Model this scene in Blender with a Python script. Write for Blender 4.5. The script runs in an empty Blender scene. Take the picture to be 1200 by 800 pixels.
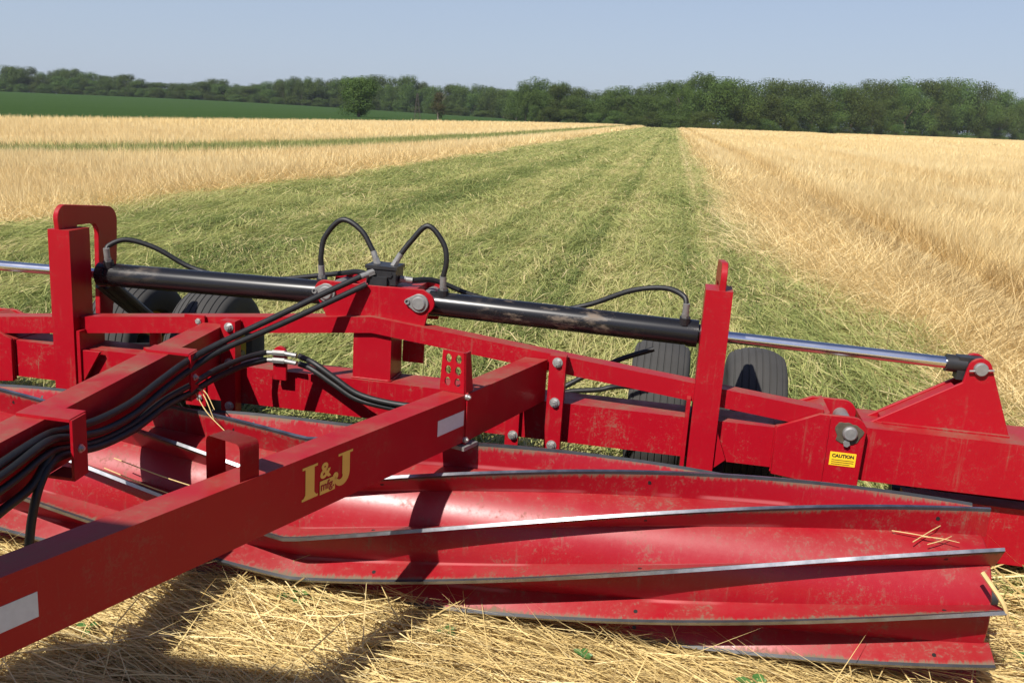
import bpy, bmesh, math, random
import numpy as np
from mathutils import Vector, Matrix

random.seed(7)
rng = np.random.default_rng(11)
scene = bpy.context.scene
COL = scene.collection
PI = math.pi
TILT = 0.02205          # the machine stands a little lower on its right side
ROWYAW = 0.0173         # the field rows run this much off the machine's length

# ------------------------------------------------------------------ node helpers
class NT:
    def __init__(s, tree):
        s.t = tree; s.n = tree.nodes; s.l = tree.links
    def new(s, typ, **kw):
        nd = s.n.new(typ)
        for k, v in kw.items(): setattr(nd, k, v)
        return nd
    def put(s, sock, v):
        if hasattr(v, 'is_output'): s.l.new(v, sock)
        elif v is not None: sock.default_value = v
    def math(s, op, a, b=None, c=None, clamp=False):
        nd = s.new('ShaderNodeMath', operation=op, use_clamp=clamp)
        s.put(nd.inputs[0], a); s.put(nd.inputs[1], b)
        if c is not None: s.put(nd.inputs[2], c)
        return nd.outputs[0]
    def noise(s, vec, scale, detail=4, rough=.55, dist=0):
        nd = s.new('ShaderNodeTexNoise')
        s.put(nd.inputs['Vector'], vec); nd.inputs['Scale'].default_value = scale
        nd.inputs['Detail'].default_value = detail; nd.inputs['Roughness'].default_value = rough
        nd.inputs['Distortion'].default_value = dist
        return nd.outputs[0]
    def step(s, v, a, b):
        nd = s.new('ShaderNodeMapRange', interpolation_type='SMOOTHSTEP')
        s.put(nd.inputs['Value'], v); s.put(nd.inputs['From Min'], a); s.put(nd.inputs['From Max'], b)
        return nd.outputs['Result']
    def mix(s, f, a, b, blend='MIX'):
        nd = s.new('ShaderNodeMix', data_type='RGBA', blend_type=blend)
        s.put(nd.inputs['Factor'], f)
        s.put(nd.inputs['A'] if False else nd.inputs[6], a if hasattr(a, 'is_output') else (*a, 1))
        s.put(nd.inputs[7], b if hasattr(b, 'is_output') else (*b, 1))
        return nd.outputs[2]
    def ramp(s, f, stops):
        nd = s.new('ShaderNodeValToRGB'); e = nd.color_ramp.elements
        while len(e) < len(stops): e.new(.5)
        for k, (p, c) in zip(e, stops): k.position = p; k.color = (*c, 1)
        s.put(nd.inputs[0], f); return nd.outputs[0]
    def map(s, vec, scale):
        nd = s.new('ShaderNodeVectorMath', operation='MULTIPLY')
        s.put(nd.inputs[0], vec); nd.inputs[1].default_value = scale
        return nd.outputs[0]
    def bump(s, h, strength, dist):
        nd = s.new('ShaderNodeBump'); s.put(nd.inputs['Height'], h)
        nd.inputs['Strength'].default_value = strength; nd.inputs['Distance'].default_value = dist
        return nd.outputs[0]

def new_mat(name):
    m = bpy.data.materials.new(name); m.use_nodes = True
    t = NT(m.node_tree); p = t.n['Principled BSDF']
    return m, t, p

def simple(name, col, rough=.5, metal=0, var=.12, scale=14, bump=0, coat=0):
    m, t, p = new_mat(name)
    co = t.new('ShaderNodeTexCoord').outputs['Object']
    nz = t.noise(co, scale, 5)
    c = t.mix(nz, tuple(x*(1-var) for x in col), tuple(min(1, x*(1+var)) for x in col))
    t.put(p.inputs['Base Color'], c)
    r = t.math('MULTIPLY_ADD', nz, .25, rough-.12, clamp=True)
    t.put(p.inputs['Roughness'], r); p.inputs['Metallic'].default_value = metal
    p.inputs['Coat Weight'].default_value = coat
    if bump: t.put(p.inputs['Normal'], t.bump(nz, bump, .003))
    return m

DUST = (.20, .15, .095)
def red_paint(name, dust=.5, mud_edge=False, top=.55, coat=.03, spec=.2):
    m, t, p = new_mat(name)
    co = t.new('ShaderNodeTexCoord').outputs['Object']
    g = t.new('ShaderNodeNewGeometry')
    sep = t.new('ShaderNodeSeparateXYZ'); t.put(sep.inputs[0], g.outputs['Normal'])
    fine = t.noise(co, 46, 9, .68); mid = t.noise(co, 7, 7, .62); big = t.noise(co, 1.7, 3)
    col = t.mix(big, (.275, .0032, .0098), (.36, .0046, .0135))
    # chalky fade and grain
    col = t.mix(t.math('MULTIPLY', t.step(mid, .42, .75), .10), col, (.40, .024, .028))
    # dust: thin film that gathers in patches, more where it can lie
    grain = t.noise(co, 130, 6, .75)
    patch = t.step(t.math('ADD', t.math('MULTIPLY', mid, .30), t.math('ADD', t.math('MULTIPLY', fine, .36), t.math('MULTIPLY', grain, .42))), .562, .675)
    streak = t.math('MULTIPLY', t.step(t.noise(t.map(co, (60, 60, 3.2)), 1, 7, .65), .55, .72), t.step(mid, .38, .6))
    up = t.step(sep.outputs['Z'], .35, .85)
    f = t.math('MULTIPLY', patch, dust*.55)
    f = t.math('ADD', f, t.math('MULTIPLY', streak, dust*.5))
    f = t.math('ADD', f, t.math('MULTIPLY', t.math('MULTIPLY', up, t.step(mid, .25, .8)), top), clamp=True)
    rgh = t.math('MULTIPLY_ADD', fine, .24, .25)
    if mud_edge:
        s3 = t.new('ShaderNodeSeparateXYZ'); t.put(s3.inputs[0], co)
        yy = t.math('ADD', s3.outputs['Y'], mud_edge[0]); zz = t.math('ADD', s3.outputs['Z'], mud_edge[1])
        r = t.math('SQRT', t.math('ADD', t.math('MULTIPLY', yy, yy), t.math('MULTIPLY', zz, zz)))
        scr = t.math('ADD', t.math('MULTIPLY', t.noise(t.map(co, (95, 16, 16)), 1, 8, .75), .6), t.math('MULTIPLY', t.noise(co, 5, 4), .4))
        reach = t.math('MULTIPLY_ADD', scr, -.105, mud_edge[2]+.028)
        edge = t.step(t.math('SUBTRACT', r, reach), 0, .02)
        blot = t.step(t.noise(co, 3.1, 4), .22, .50)
        f = t.math('ADD', f, t.math('MULTIPLY', t.math('MULTIPLY', edge, blot), .9), clamp=True)
        # pale rubbed bands where the weld bead meets the drum
        weld = t.math('MULTIPLY', t.step(t.noise(t.map(co, (2.2, 1, 1)), 1, 2), .58, .64),
                      t.math('MULTIPLY', t.step(r, mud_edge[3]-.001, mud_edge[3]+.004), t.step(r, mud_edge[3]+.016, mud_edge[3]+.008)))
        col = t.mix(t.math('MULTIPLY', weld, .5), col, (.62, .2, .2))
    scrat = t.step(t.noise(t.map(co, (5, 5, 150)), 1, 3, .5, .6), .70, .735); scrat2 = t.step(t.noise(t.map(co, (120, 4, 5)), 1, 3, .5, .5), .71, .74)
    col = t.mix(t.math('MULTIPLY', t.math('MAXIMUM', scrat, scrat2), t.math('MULTIPLY', t.step(mid, .48, .6), .35)), col, (.42, .12, .11))
    dk = .85 if mud_edge else 1.
    dcol = t.mix(fine, tuple(x*.65*dk for x in DUST), tuple(x*dk for x in DUST))
    if mud_edge: col = t.mix(1., col, (.86, .86, .9), 'MULTIPLY')
    t.put(p.inputs['Base Color'], t.mix(f, col, dcol))
    rgh = t.math('MULTIPLY_ADD', f, .5, rgh, clamp=True)
    t.put(p.inputs['Roughness'], rgh)
    p.inputs['Coat Weight'].default_value = coat; p.inputs['Coat Roughness'].default_value = .25; p.inputs['Specular IOR Level'].default_value = spec
    t.put(p.inputs['Normal'], t.bump(t.math('ADD', t.math('MULTIPLY', mid, .6), t.math('MULTIPLY', fine, .2)), .16, .004))
    return m

M = {}
M['red'] = red_paint('red_paint', .55, top=.6)
M['red_dusty'] = red_paint('dusty_red_paint', .9, top=.75)
M['red_clean'] = red_paint('clean_red_paint', .42, top=.42)
AXY, AXZ, RF, RD = -.483, .284, .2816, .196      # centre roller: axis, blade tip radius, drum radius
WXY, WXZ = .52, .215                              # wing roller axis
M['blade'] = red_paint('roller_red_paint', .95, (-AXY, -AXZ, RF, RD), top=.22, coat=.05, spec=.42)
M['wing_blade'] = red_paint('wing_roller_red_paint', .5, (-WXY, -WXZ, .225, .155), top=.2)
M['edge'] = simple('bright_blade_edge_steel', (.36, .36, .38), .40, 1, .4, 22, .15)
M['edge_dark'] = simple('worn_dark_blade_rim', (.035, .037, .044), .55, .2, .5, 22, .2)
M['rubber'] = simple('tyre_rubber', (.042, .040, .037), .9, 0, .35, 9, .25)
M['hose'] = simple('hose_rubber', (.009, .009, .0095), .52, 0, .3, 40, .2)
M['chrome'] = simple('chromed_rod_steel', (.78, .78, .80), .2, 1, .05, 5)
M['zinc'] = simple('zinc_plated_steel', (.55, .55, .53), .42, .85, .15, 60, .2)
M['fitting'] = simple('grey_hose_fitting', (.27, .265, .255), .5, .5, .25, 50, .2)
M['black_metal'] = simple('black_painted_metal', (.018, .018, .02), .45, 0, .3, 20, .1)
M['yellow_rim'] = simple('yellow_rim_paint', (.48, .33, .03), .5, 0, .25, 12)
M['gold'] = simple('gold_decal_film', (.62, .39, .085), .45, 0, .1, 20)
M['decal_yellow'] = simple('yellow_decal_film', (.85, .52, .02), .4, 0, .05, 20)
M['decal_black'] = simple('black_decal_ink', (.012, .012, .012), .5)
M['decal_red'] = simple('dark_red_decal_ink', (.25, .005, .012), .5)
M['reflector'] = simple('pale_reflective_tape', (.52, .54, .6), .4, 0, .12, 80)
M['straw'] = simple('dry_straw', (.56, .40, .17), .7, 0, .35, 30)
M['bark'] = simple('tree_bark', (.14, .11, .085), .85, 0, .4, 3, .4)
M['dead_wood'] = simple('dead_grey_wood', (.22, .18, .14), .85, 0, .3, 3)
M['dirt'] = simple('caked_mud', (.20, .145, .09), .9, 0, .4, 40, .6)
M['grease'] = simple('dirty_grease', (.07, .055, .035), .6, 0, .5, 60, .4)
M['pylon'] = simple('rusty_grey_steel', (.085, .07, .055), .7, .3, .3, 4)

# black barrels with dust smears
def barrel_mat():
    m, t, p = new_mat('black_cylinder_paint')
    co = t.new('ShaderNodeTexCoord').outputs['Object']
    nz = t.noise(t.map(co, (9, 22, 22)), 1, 8, .68); bl = t.noise(t.map(co, (2.4, 5, 5)), 1, 3)
    f = t.math('MULTIPLY', t.step(nz, .47, .66), t.step(bl, .47, .62))
    sx = t.new('ShaderNodeSeparateXYZ'); t.put(sx.inputs[0], co)
    near = t.step(t.math('ABSOLUTE', t.math('SUBTRACT', sx.outputs['X'], .68)), .36, .14)
    f = t.math('MAXIMUM', t.math('MULTIPLY', f, .3), t.math('MULTIPLY', t.math('MULTIPLY', t.step(nz, .49, .66), near), .75))
    t.put(p.inputs['Base Color'], t.mix(t.math('MULTIPLY', f, .85), (.009, .009, .0105), (.2, .15, .105)))
    t.put(p.inputs['Roughness'], t.math('MULTIPLY_ADD', f, .5, .27))
    p.inputs['Coat Weight'].default_value = .12; p.inputs['Coat Roughness'].default_value = .2; p.inputs['Specular IOR Level'].default_value = .4
    return m
M['barrel'] = barrel_mat()

# ------------------------------------------------------------------ mesh helpers
def link(name, bm, mats, parent=None, smooth=None):
    me = bpy.data.meshes.new(name)
    bmesh.ops.recalc_face_normals(bm, faces=bm.faces[:])
    if smooth is not None:
        for f in bm.faces: f.smooth = True
        for e in bm.edges:
            if len(e.link_faces) == 2 and e.calc_face_angle(0) > smooth: e.smooth = False
    bm.to_mesh(me); bm.free()
    for m in (mats if isinstance(mats, (list, tuple)) else [mats]): me.materials.append(M[m] if isinstance(m, str) else m)
    o = bpy.data.objects.new(name, me); COL.objects.link(o)
    if parent: o.parent = parent
    return o

def tag(o, label=None, cat=None, group=None, kind=None):
    if label: o['label'] = label
    if cat: o['category'] = cat
    if group: o['group'] = group
    if kind: o['kind'] = kind
    return o

def merge(dst, src, matrix=None, mat=0):
    if matrix is not None: bmesh.ops.transform(src, matrix=matrix, verts=src.verts[:])
    me = bpy.data.meshes.new('tmp'); src.to_mesh(me); src.free()
    n = len(dst.faces); dst.from_mesh(me); bpy.data.meshes.remove(me)
    dst.faces.ensure_lookup_table()
    if mat:
        for f in dst.faces[n:]: f.material_index = mat

def bevel(bm, w, seg=2):
    if w > 0:
        bmesh.ops.bevel(bm, geom=[e for e in bm.edges if len(e.link_faces) == 2 and e.calc_face_angle(0) > .35], offset=w, segments=seg, affect='EDGES', profile=.5, clamp_overlap=True)

def hexa(c, w=.004, seg=2):
    """eight corners: bottom 0-3 ccw, top 4-7"""
    bm = bmesh.new(); v = [bm.verts.new(p) for p in c]
    for f in ((3, 2, 1, 0), (4, 5, 6, 7), (0, 1, 5, 4), (1, 2, 6, 5), (2, 3, 7, 6), (3, 0, 4, 7)): bm.faces.new([v[i] for i in f])
    bevel(bm, w, seg); return bm

def box(x0, x1, y0, y1, z0, z1, w=.004, seg=2):
    return hexa([(x0, y0, z0), (x1, y0, z0), (x1, y1, z0), (x0, y1, z0), (x0, y0, z1), (x1, y0, z1), (x1, y1, z1), (x0, y1, z1)], w, seg)

def prism(poly, axis, a, b, w=.002, holes=()):
    """poly: 2-d points in the plane normal to axis ('x': (y,z), 'y': (x,z), 'z': (x,y))"""
    def P(q, t): return {'x': (t, q[0], q[1]), 'y': (q[0], t, q[1]), 'z': (q[0], q[1], t)}[axis]
    bm = bmesh.new()
    if not holes:
        lo = [bm.verts.new(P(q, a)) for q in poly]; hi = [bm.verts.new(P(q, b)) for q in poly]
        bm.faces.new(lo); bm.faces.new(hi[::-1])
        n = len(poly)
        for i in range(n): bm.faces.new((lo[i], hi[i], hi[(i+1) % n], lo[(i+1) % n]))
        bmesh.ops.recalc_face_normals(bm, faces=bm.faces[:])
        bevel(bm, w, 1)
    else:
        edges = []
        for loop in [poly, *holes]:
            vs = [bm.verts.new(P(q, a)) for q in loop]
            edges += [bm.edges.new((vs[i], vs[(i+1) % len(vs)])) for i in range(len(vs))]
        bmesh.ops.triangle_fill(bm, use_beauty=True, use_dissolve=False, edges=edges)
        r = bmesh.ops.extrude_face_region(bm, geom=bm.faces[:])
        d = Vector(P((0, 0), b)) - Vector(P((0, 0), a))
        bmesh.ops.translate(bm, vec=d, verts=[e for e in r['geom'] if isinstance(e, bmesh.types.BMVert)])
    return bm

def catmull(pts, n=8):
    P = [Vector(p) for p in pts]; P = [P[0]*2-P[1]] + P + [P[-1]*2-P[-2]]; out = []
    for i in range(1, len(P)-2):
        a, b, c, d = P[i-1:i+3]
        for k in range(n):
            t = k/n
            out.append(.5*((2*b)+(c-a)*t+(2*a-5*b+4*c-d)*t*t+(3*b-a-3*c+d)*t**3))
    out.append(P[-2]); return out

def tube(pts, r, seg=10, sub=8, caps=True):
    """pts -> smooth round tube; r number or list along the points"""
    Q = catmull(pts, sub) if sub else [Vector(p) for p in pts]
    rr = [r]*len(Q) if not isinstance(r, (list, tuple)) else [np.interp(i/(len(Q)-1), np.linspace(0, 1, len(r)), r) for i in range(len(Q))]
    bm = bmesh.new(); rings = []; up = None
    for i, q in enumerate(Q):
        d = (Q[min(i+1, len(Q)-1)]-Q[max(i-1, 0)]).normalized()
        if up is None: up = d.orthogonal().normalized()
        up = (up-d*up.dot(d)).normalized(); s = d.cross(up)
        rings.append([bm.verts.new(q+(up*math.cos(2*PI*k/seg)+s*math.sin(2*PI*k/seg))*rr[i]) for k in range(seg)])
    for a, b in zip(rings, rings[1:]):
        for k in range(seg): bm.faces.new((a[k], a[(k+1) % seg], b[(k+1) % seg], b[k]))
    if caps: bm.faces.new(rings[0][::-1]); bm.faces.new(rings[-1])
    return bm

def cyl(p0, p1, r, seg=20, r1=None): return tube([p0, p1], [r, r1 if r1 is not None else r], seg, 0)

def lathe(prof, c, axis='x', seg=48, mats=None):
    """prof: (offset along the axis, radius); ring surface closed along the profile"""
    bm = bmesh.new(); rings = []
    for k in range(seg):
        a = 2*PI*k/seg; row = []
        for o, r in prof:
            if axis == 'x': p = (c[0]+o, c[1]+r*math.cos(a), c[2]+r*math.sin(a))
            elif axis == 'y': p = (c[0]+r*math.cos(a), c[1]+o, c[2]+r*math.sin(a))
            else: p = (c[0]+r*math.cos(a), c[1]+r*math.sin(a), c[2]+o)
            row.append(bm.verts.new(p))
        rings.append(row)
    for k in range(seg):
        A, B = rings[k], rings[(k+1) % seg]
        for i in range(len(prof)-1): bm.faces.new((A[i], A[i+1], B[i+1], B[i]))
    bmesh.ops.remove_doubles(bm, verts=bm.verts[:], dist=1e-5)
    return bm

def bolt(parent, p, d, r=.012, h=.01, name='bolt'):
    d = Vector(d).normalized(); p = Vector(p)
    bm = cyl(p-d*.004, p+d*.003, r*1.5, 20)
    merge(bm, cyl(p+d*.003, p+d*(.003+h), r, 6)); merge(bm, cyl(p+d*(.003+h), p+d*(.006+h), r*.6, 12))
    return link(name, bm, 'zinc', parent, .5)

# ------------------------------------------------------------------ terrain
def smooth01(a, b, x):
    t = np.clip((x-a)/(b-a), 0, 1); return t*t*(3-2*t)
def h01(ix, iy):
    s = np.sin(ix*127.1+iy*311.7)*43758.5453; return s-np.floor(s)
def vnoise(x, y):
    x = np.asarray(x, float); y = np.asarray(y, float)
    ix, iy = np.floor(x), np.floor(y); fx, fy = x-ix, y-iy
    fx = fx*fx*(3-2*fx); fy = fy*fy*(3-2*fy)
    return (h01(ix, iy)*(1-fx)+h01(ix+1, iy)*fx)*(1-fy)+(h01(ix, iy+1)*(1-fx)+h01(ix+1, iy+1)*fx)*fy
def fbm(x, y, o=3): return sum(vnoise(x*2**k+17*k, y*2**k+5*k)*.5**k for k in range(o))/(2-.5**(o-1))
def height(x, y):
    x = np.asarray(x, float); y = np.asarray(y, float)
    near = -TILT*x*np.exp(-(x*x+y*y)/81.)
    hill = 2.8*smooth01(-40, -240, x)*smooth01(60, 440, y)
    return near+hill+.03*(fbm(x*.35, y*.35)-.5)*np.exp(-(x*x+y*y)/900.)
def hz(x, y): return float(height(x, y))

def build_ground():
    def axis(n, span, s):
        t = np.linspace(-1, 1, n); return np.sinh(t*s)/np.sinh(s)*span
    xs = axis(261, 2600, 7.2); ys = axis(301, 4200, 7.4)
    ys = ys[ys > -60]
    X, Y = np.meshgrid(xs, ys); Z = height(X, Y)
    V = np.stack([X, Y, Z], -1).reshape(-1, 3); nx, ny = len(xs), len(ys)
    i = np.arange(ny-1)[:, None]*nx+np.arange(nx-1)[None]
    F = np.stack([i, i+1, i+nx+1, i+nx], -1).reshape(-1, 4)
    me = bpy.data.meshes.new('ground'); me.vertices.add(len(V)); me.vertices.foreach_set('co', V.ravel().astype(np.float32))
    me.loops.add(F.size); me.polygons.add(len(F)); me.loops.foreach_set('vertex_index', F.ravel().astype(np.int32))
    me.polygons.foreach_set('loop_start', (np.arange(len(F))*4).astype(np.int32))
    me.polygons.foreach_set('use_smooth', np.ones(len(F), bool)); me.update()
    m, t, p = new_mat('field_ground')
    pos = t.new('ShaderNodeNewGeometry').outputs['Position']
    s = t.new('ShaderNodeSeparateXYZ'); t.put(s.inputs[0], pos); x, y = s.outputs['X'], s.outputs['Y']
    xr = t.math('MULTIPLY_ADD', y, ROWYAW, x)
    wob = t.math('MULTIPLY_ADD', t.noise(pos, .35, 5), 2.0, -1.0)
    xw = t.math('ADD', xr, t.math('MULTIPLY', wob, .8))
    band = lambda v, a, b, e: t.math('MULTIPLY', t.step(v, a-e, a+e), t.step(v, b+e, b-e))
    rolled = band(xw, -6.7, 2.35, .35)
    iy = t.math('DIVIDE', 1., t.math('POWER', t.math('MAXIMUM', y, 11.), 2.))
    off = t.math('ABSOLUTE', t.math('ADD', xr, t.math('MULTIPLY_ADD', iy, 2000., 10.7)))
    hwid = t.math('MULTIPLY_ADD', iy, 300., 1.5)
    stripe = t.math('MAXIMUM', t.step(t.math('SUBTRACT', off, hwid), .35, -.35), band(xw, 43.5, 50, .6))
    track = band(t.math('MULTIPLY_ADD', wob, .06, xr), 3.98, 4.52, .1)
    fine = t.noise(pos, 22, 6, .7); mid = t.noise(pos, 2.3, 5)
    rows = t.noise(t.map(pos, (1.4, .03, 1)), 1, 4, .6)
    gold = t.ramp(t.math('ADD', t.math('MULTIPLY', fine, .45), t.math('MULTIPLY', mid, .55)), [(.25, (.55, .39, .18)), (.5, (.70, .53, .26)), (.8, (.78, .62, .33))])
    green = t.ramp(t.math('ADD', t.math('MULTIPLY', fine, .4), t.math('ADD', t.math('MULTIPLY', rows, .45), t.math('MULTIPLY', mid, .15))), [(.3, (.13, .15, .045)), (.5, (.30, .28, .11)), (.72, (.46, .38, .19))])
    col = t.mix(rolled, gold, green)
    dgreen = t.ramp(fine, [(.3, (.10, .11, .035)), (.7, (.23, .22, .085))])
    col = t.mix(stripe, col, dgreen)
    col = t.mix(t.math('MULTIPLY', track, .8), col, (.27, .185, .085))
    # bean field beyond the left edge of the grain, grass beyond its far end
    l1 = t.math('MULTIPLY_ADD', y, .04, -42); l2 = t.math('MULTIPLY_ADD', t.math('SUBTRACT', y, 190), .147, -35)
    bean = t.step(t.math('SUBTRACT', x, t.math('MAXIMUM', l1, l2)), .4, -.4)
    rowb = t.noise(t.map(pos, (.9, .02, 1)), 1, 3)
    beanc = t.ramp(t.math('ADD', t.math('MULTIPLY', t.noise(pos, 1.1, 6, .75), .6), t.math('MULTIPLY', rowb, .4)), [(.3, (.026, .055, .018)), (.7, (.058, .10, .032))])
    col = t.mix(bean, col, beanc)
    farl = t.math('MULTIPLY_ADD', t.math('MAXIMUM', x, 0.), 1.35, 262)
    far = t.step(t.math('SUBTRACT', y, farl), -1.5, 1.5)
    grass = t.ramp(t.noise(pos, .4, 5), [(.3, (.03, .05, .016)), (.7, (.06, .085, .025))])
    col = t.mix(t.math('MULTIPLY', far, t.math('SUBTRACT', 1., bean)), col, grass)
    t.put(p.inputs['Base Color'], col); p.inputs['Roughness'].default_value = .9
    p.inputs['Specular IOR Level'].default_value = 0
    t.put(p.inputs['Normal'], t.bump(t.math('ADD', fine, mid), .7, .12))
    me.materials.append(m)
    o = bpy.data.objects.new('ground', me); COL.objects.link(o); o['kind'] = 'structure'
    return o
build_ground()

# ------------------------------------------------------------------ stalks
def stalk_mat(name, stops, trans=.38):
    m, t, p = new_mat(name)
    a = t.new('ShaderNodeAttribute'); a.attribute_name = 'tint'
    c = t.ramp(a.outputs['Fac'], stops)
    t.put(p.inputs['Base Color'], c); p.inputs['Roughness'].default_value = .6; p.inputs['Specular IOR Level'].default_value = .3
    tr = t.new('ShaderNodeBsdfTranslucent'); t.put(tr.inputs['Color'], c)
    mx = t.new('ShaderNodeMixShader'); mx.inputs[0].default_value = trans
    t.l.new(p.outputs[0], mx.inputs[1]); t.l.new(tr.outputs[0], mx.inputs[2])
    t.l.new(mx.outputs[0], t.n['Material Output'].inputs['Surface'])
    return m
GOLD = [(0, (.42, .29, .13)), (.3, (.76, .575, .275)), (.65, (.86, .70, .375)), (1, (.90, .79, .50))]
MIXED = [(0, (.095, .135, .034)), (.28, (.245, .285, .082)), (.5, (.45, .455, .16)), (.78, (.62, .53, .25)), (1, (.80, .65, .36))]
M['straw_stalk'] = stalk_mat('crimped_straw', [(0, (.28, .195, .08)), (.3, (.58, .42, .165)), (.65, (.77, .595, .265)), (1, (.86, .72, .41))], .2)
M['gold_stalk'] = stalk_mat('golden_rye', GOLD)
M['mixed_stalk'] = stalk_mat('green_and_yellow_rye', MIXED)

def stalks(name, label, mat, parts, kind='stuff', cat='crop'):
    """parts: dicts of arrays x,y,z,az,lean,L,w,bend,tint -> one mesh of bent ribbons"""
    A = {k: np.concatenate([np.broadcast_to(p[k], p['x'].shape) for p in parts]) for k in ('x', 'y', 'z', 'az', 'lean', 'L', 'w', 'bend', 'tint')}
    n = len(A['x'])
    base = np.stack([A['x'], A['y'], A['z']], -1)
    def dirv(l): return np.stack([np.sin(l)*np.cos(A['az']), np.sin(l)*np.sin(A['az']), np.cos(l)], -1)
    side = np.stack([-np.sin(A['az']), np.cos(A['az']), np.zeros(n)], -1)
    tw = rng.normal(0, .5, n)[:, None]
    d1 = dirv(A['lean']); nrm = np.cross(d1, side); side = side*np.cos(tw)+nrm*np.sin(tw)
    hw = (A['w']*.5)[:, None]; L = A['L'][:, None]
    midp = base+d1*L*.5; tip = midp+dirv(A['lean']+A['bend'])*L*.5
    V = np.stack([base-side*hw, base+side*hw, midp+side*hw*.9, midp-side*hw*.9, tip], 1).reshape(-1, 3)
    o = np.arange(n)*5
    idx = np.stack([o, o+1, o+2, o+3, o+3, o+2, o+4], -1).ravel()
    st = np.stack([np.arange(n)*7, np.arange(n)*7+4], -1).ravel()
    me = bpy.data.meshes.new(name); me.vertices.add(len(V)); me.vertices.foreach_set('co', V.ravel().astype(np.float32))
    me.loops.add(len(idx)); me.polygons.add(len(st))
    me.loops.foreach_set('vertex_index', idx.astype(np.int32)); me.polygons.foreach_set('loop_start', st.astype(np.int32))
    me.update(calc_edges=True)
    at = me.attributes.new('tint', 'FLOAT', 'POINT'); at.data.foreach_set('value', np.repeat(np.clip(A['tint'], 0, 1), 5).astype(np.float32))
    me.materials.append(M[mat])
    ob = bpy.data.objects.new(name, me); COL.objects.link(ob); tag(ob, label, cat, None, kind)
    return ob

CAMX, CAMY = 1.149, -3.316
def scatter(x0, x1, y0, y1, dens):
    """uniform points in row coordinates, kept to the wedge the place is seen through (with a margin)"""
    n = int((x1-x0)*(y1-y0)*dens); xr = rng.uniform(x0, x1, n); y = rng.uniform(y0, y1, n)
    x = xr-ROWYAW*y
    az = np.arctan2(x-CAMX, y-CAMY)
    k = (az > -.95) & (az < .58); return x[k], y[k], xr[k]

def edge_noise(y): return (fbm(y*.33, y*0+3.)-.5)*1.3
# rolled rye: lies flat, stems swirl in patches
def rolled_part(x0, x1, y0, y1, dens, w, Lm):
    x, y, xr = scatter(x0, x1, y0, y1, dens); n = len(x)
    e = edge_noise(y)
    keep = (xr > -6.7+e+rng.normal(0, .22, n)) & (xr < 2.45+.95*smooth01(9, 3, y)+e*.6+rng.normal(0, .35, n))
    x, y, xr, e = x[keep], y[keep], xr[keep], e[keep]; n = len(x)
    swirl = fbm(x*.9, y*.5, 2)
    az = PI/2+PI*(rng.random(n) < .35)+(swirl-.5)*1.3+rng.normal(0, .40, n)
    rowpos = np.round(xr/.19)*.19; pull = .62*np.exp(-((y-4)/60.)**2)
    dxr = (rowpos-xr)*pull*rng.random(n); x = x+dxr; xr = xr+dxr
    hump = fbm(x*1.3+9, y*1.3, 2)
    z = height(x, y)+rng.uniform(0, .055, n)+hump*.06*smooth01(60, 4, y)
    lean = np.clip(rng.normal(1.49, .13, n), .3, 1.75)
    rowv = vnoise(xr*1.3+4, y*.012)*.35+vnoise(xr*4.3, y*.03)*.35+h01(np.round(xr/.19), np.floor(y*.04))*.42
    patch = fbm(x*.7+40, y*.35, 3)
    tint = .165+.40*(rowv-.1)+.34*(patch-.28)+rng.normal(0, .12, n)
    tint += .30*np.exp(-((xr-1.66)/.06)**2)+.13*(np.exp(-((xr-.55)/.06)**2)+np.exp(-((xr+.62)/.07)**2)+np.exp(-((xr+2.2)/.08)**2)+np.exp(-((xr+4.05)/.09)**2))-.07*np.exp(-((xr-.85)/.5)**2)*smooth01(6, 30, y)-.17*(np.exp(-((xr-1.38)/.06)**2)+np.exp(-((xr-.25)/.08)**2)+np.exp(-((xr+1.15)/.1)**2)+np.exp(-((xr+3.1)/.12)**2))
    soil = (rng.random(n) < .16*smooth01(.55, .7, fbm(x*1.7+3, y*.9+8, 2))); tint = np.where(soil, rng.uniform(.72, .9, n), tint)
    tint +=   .16*smooth01(1.3, 2.9, xr-.8*smooth01(9, 3, y)+e*.6)+.12*smooth01(-5.6, -6.6, xr)
    tint = np.where(rng.random(n) < np.where(y < 10, .06, .025), rng.uniform(.65, 1, n), tint)
    return dict(x=x, y=y, z=z, az=az, lean=lean, L=rng.normal(Lm, Lm*.25, n).clip(.1), w=w*rng.uniform(.6, 1.4, n), bend=rng.normal(.2, .25, n), tint=tint)
rolled = [rolled_part(-7.4, 3.4, -.1, 5, 2300, .0055, .26), rolled_part(-7.6, 3.4, 5, 12, 1500, .007, .25), rolled_part(-8, 3.6, 12, 30, 480, .0115, .26), rolled_part(-8, 3.8, 30, 80, 110, .023, .32), rolled_part(-9, 4.5, 80, 260, 9, .09, .45)]
stalks('flattened_rye', 'flattened green and yellow rye stalks lying behind the roller between the golden crops', 'mixed_stalk', rolled)

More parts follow.
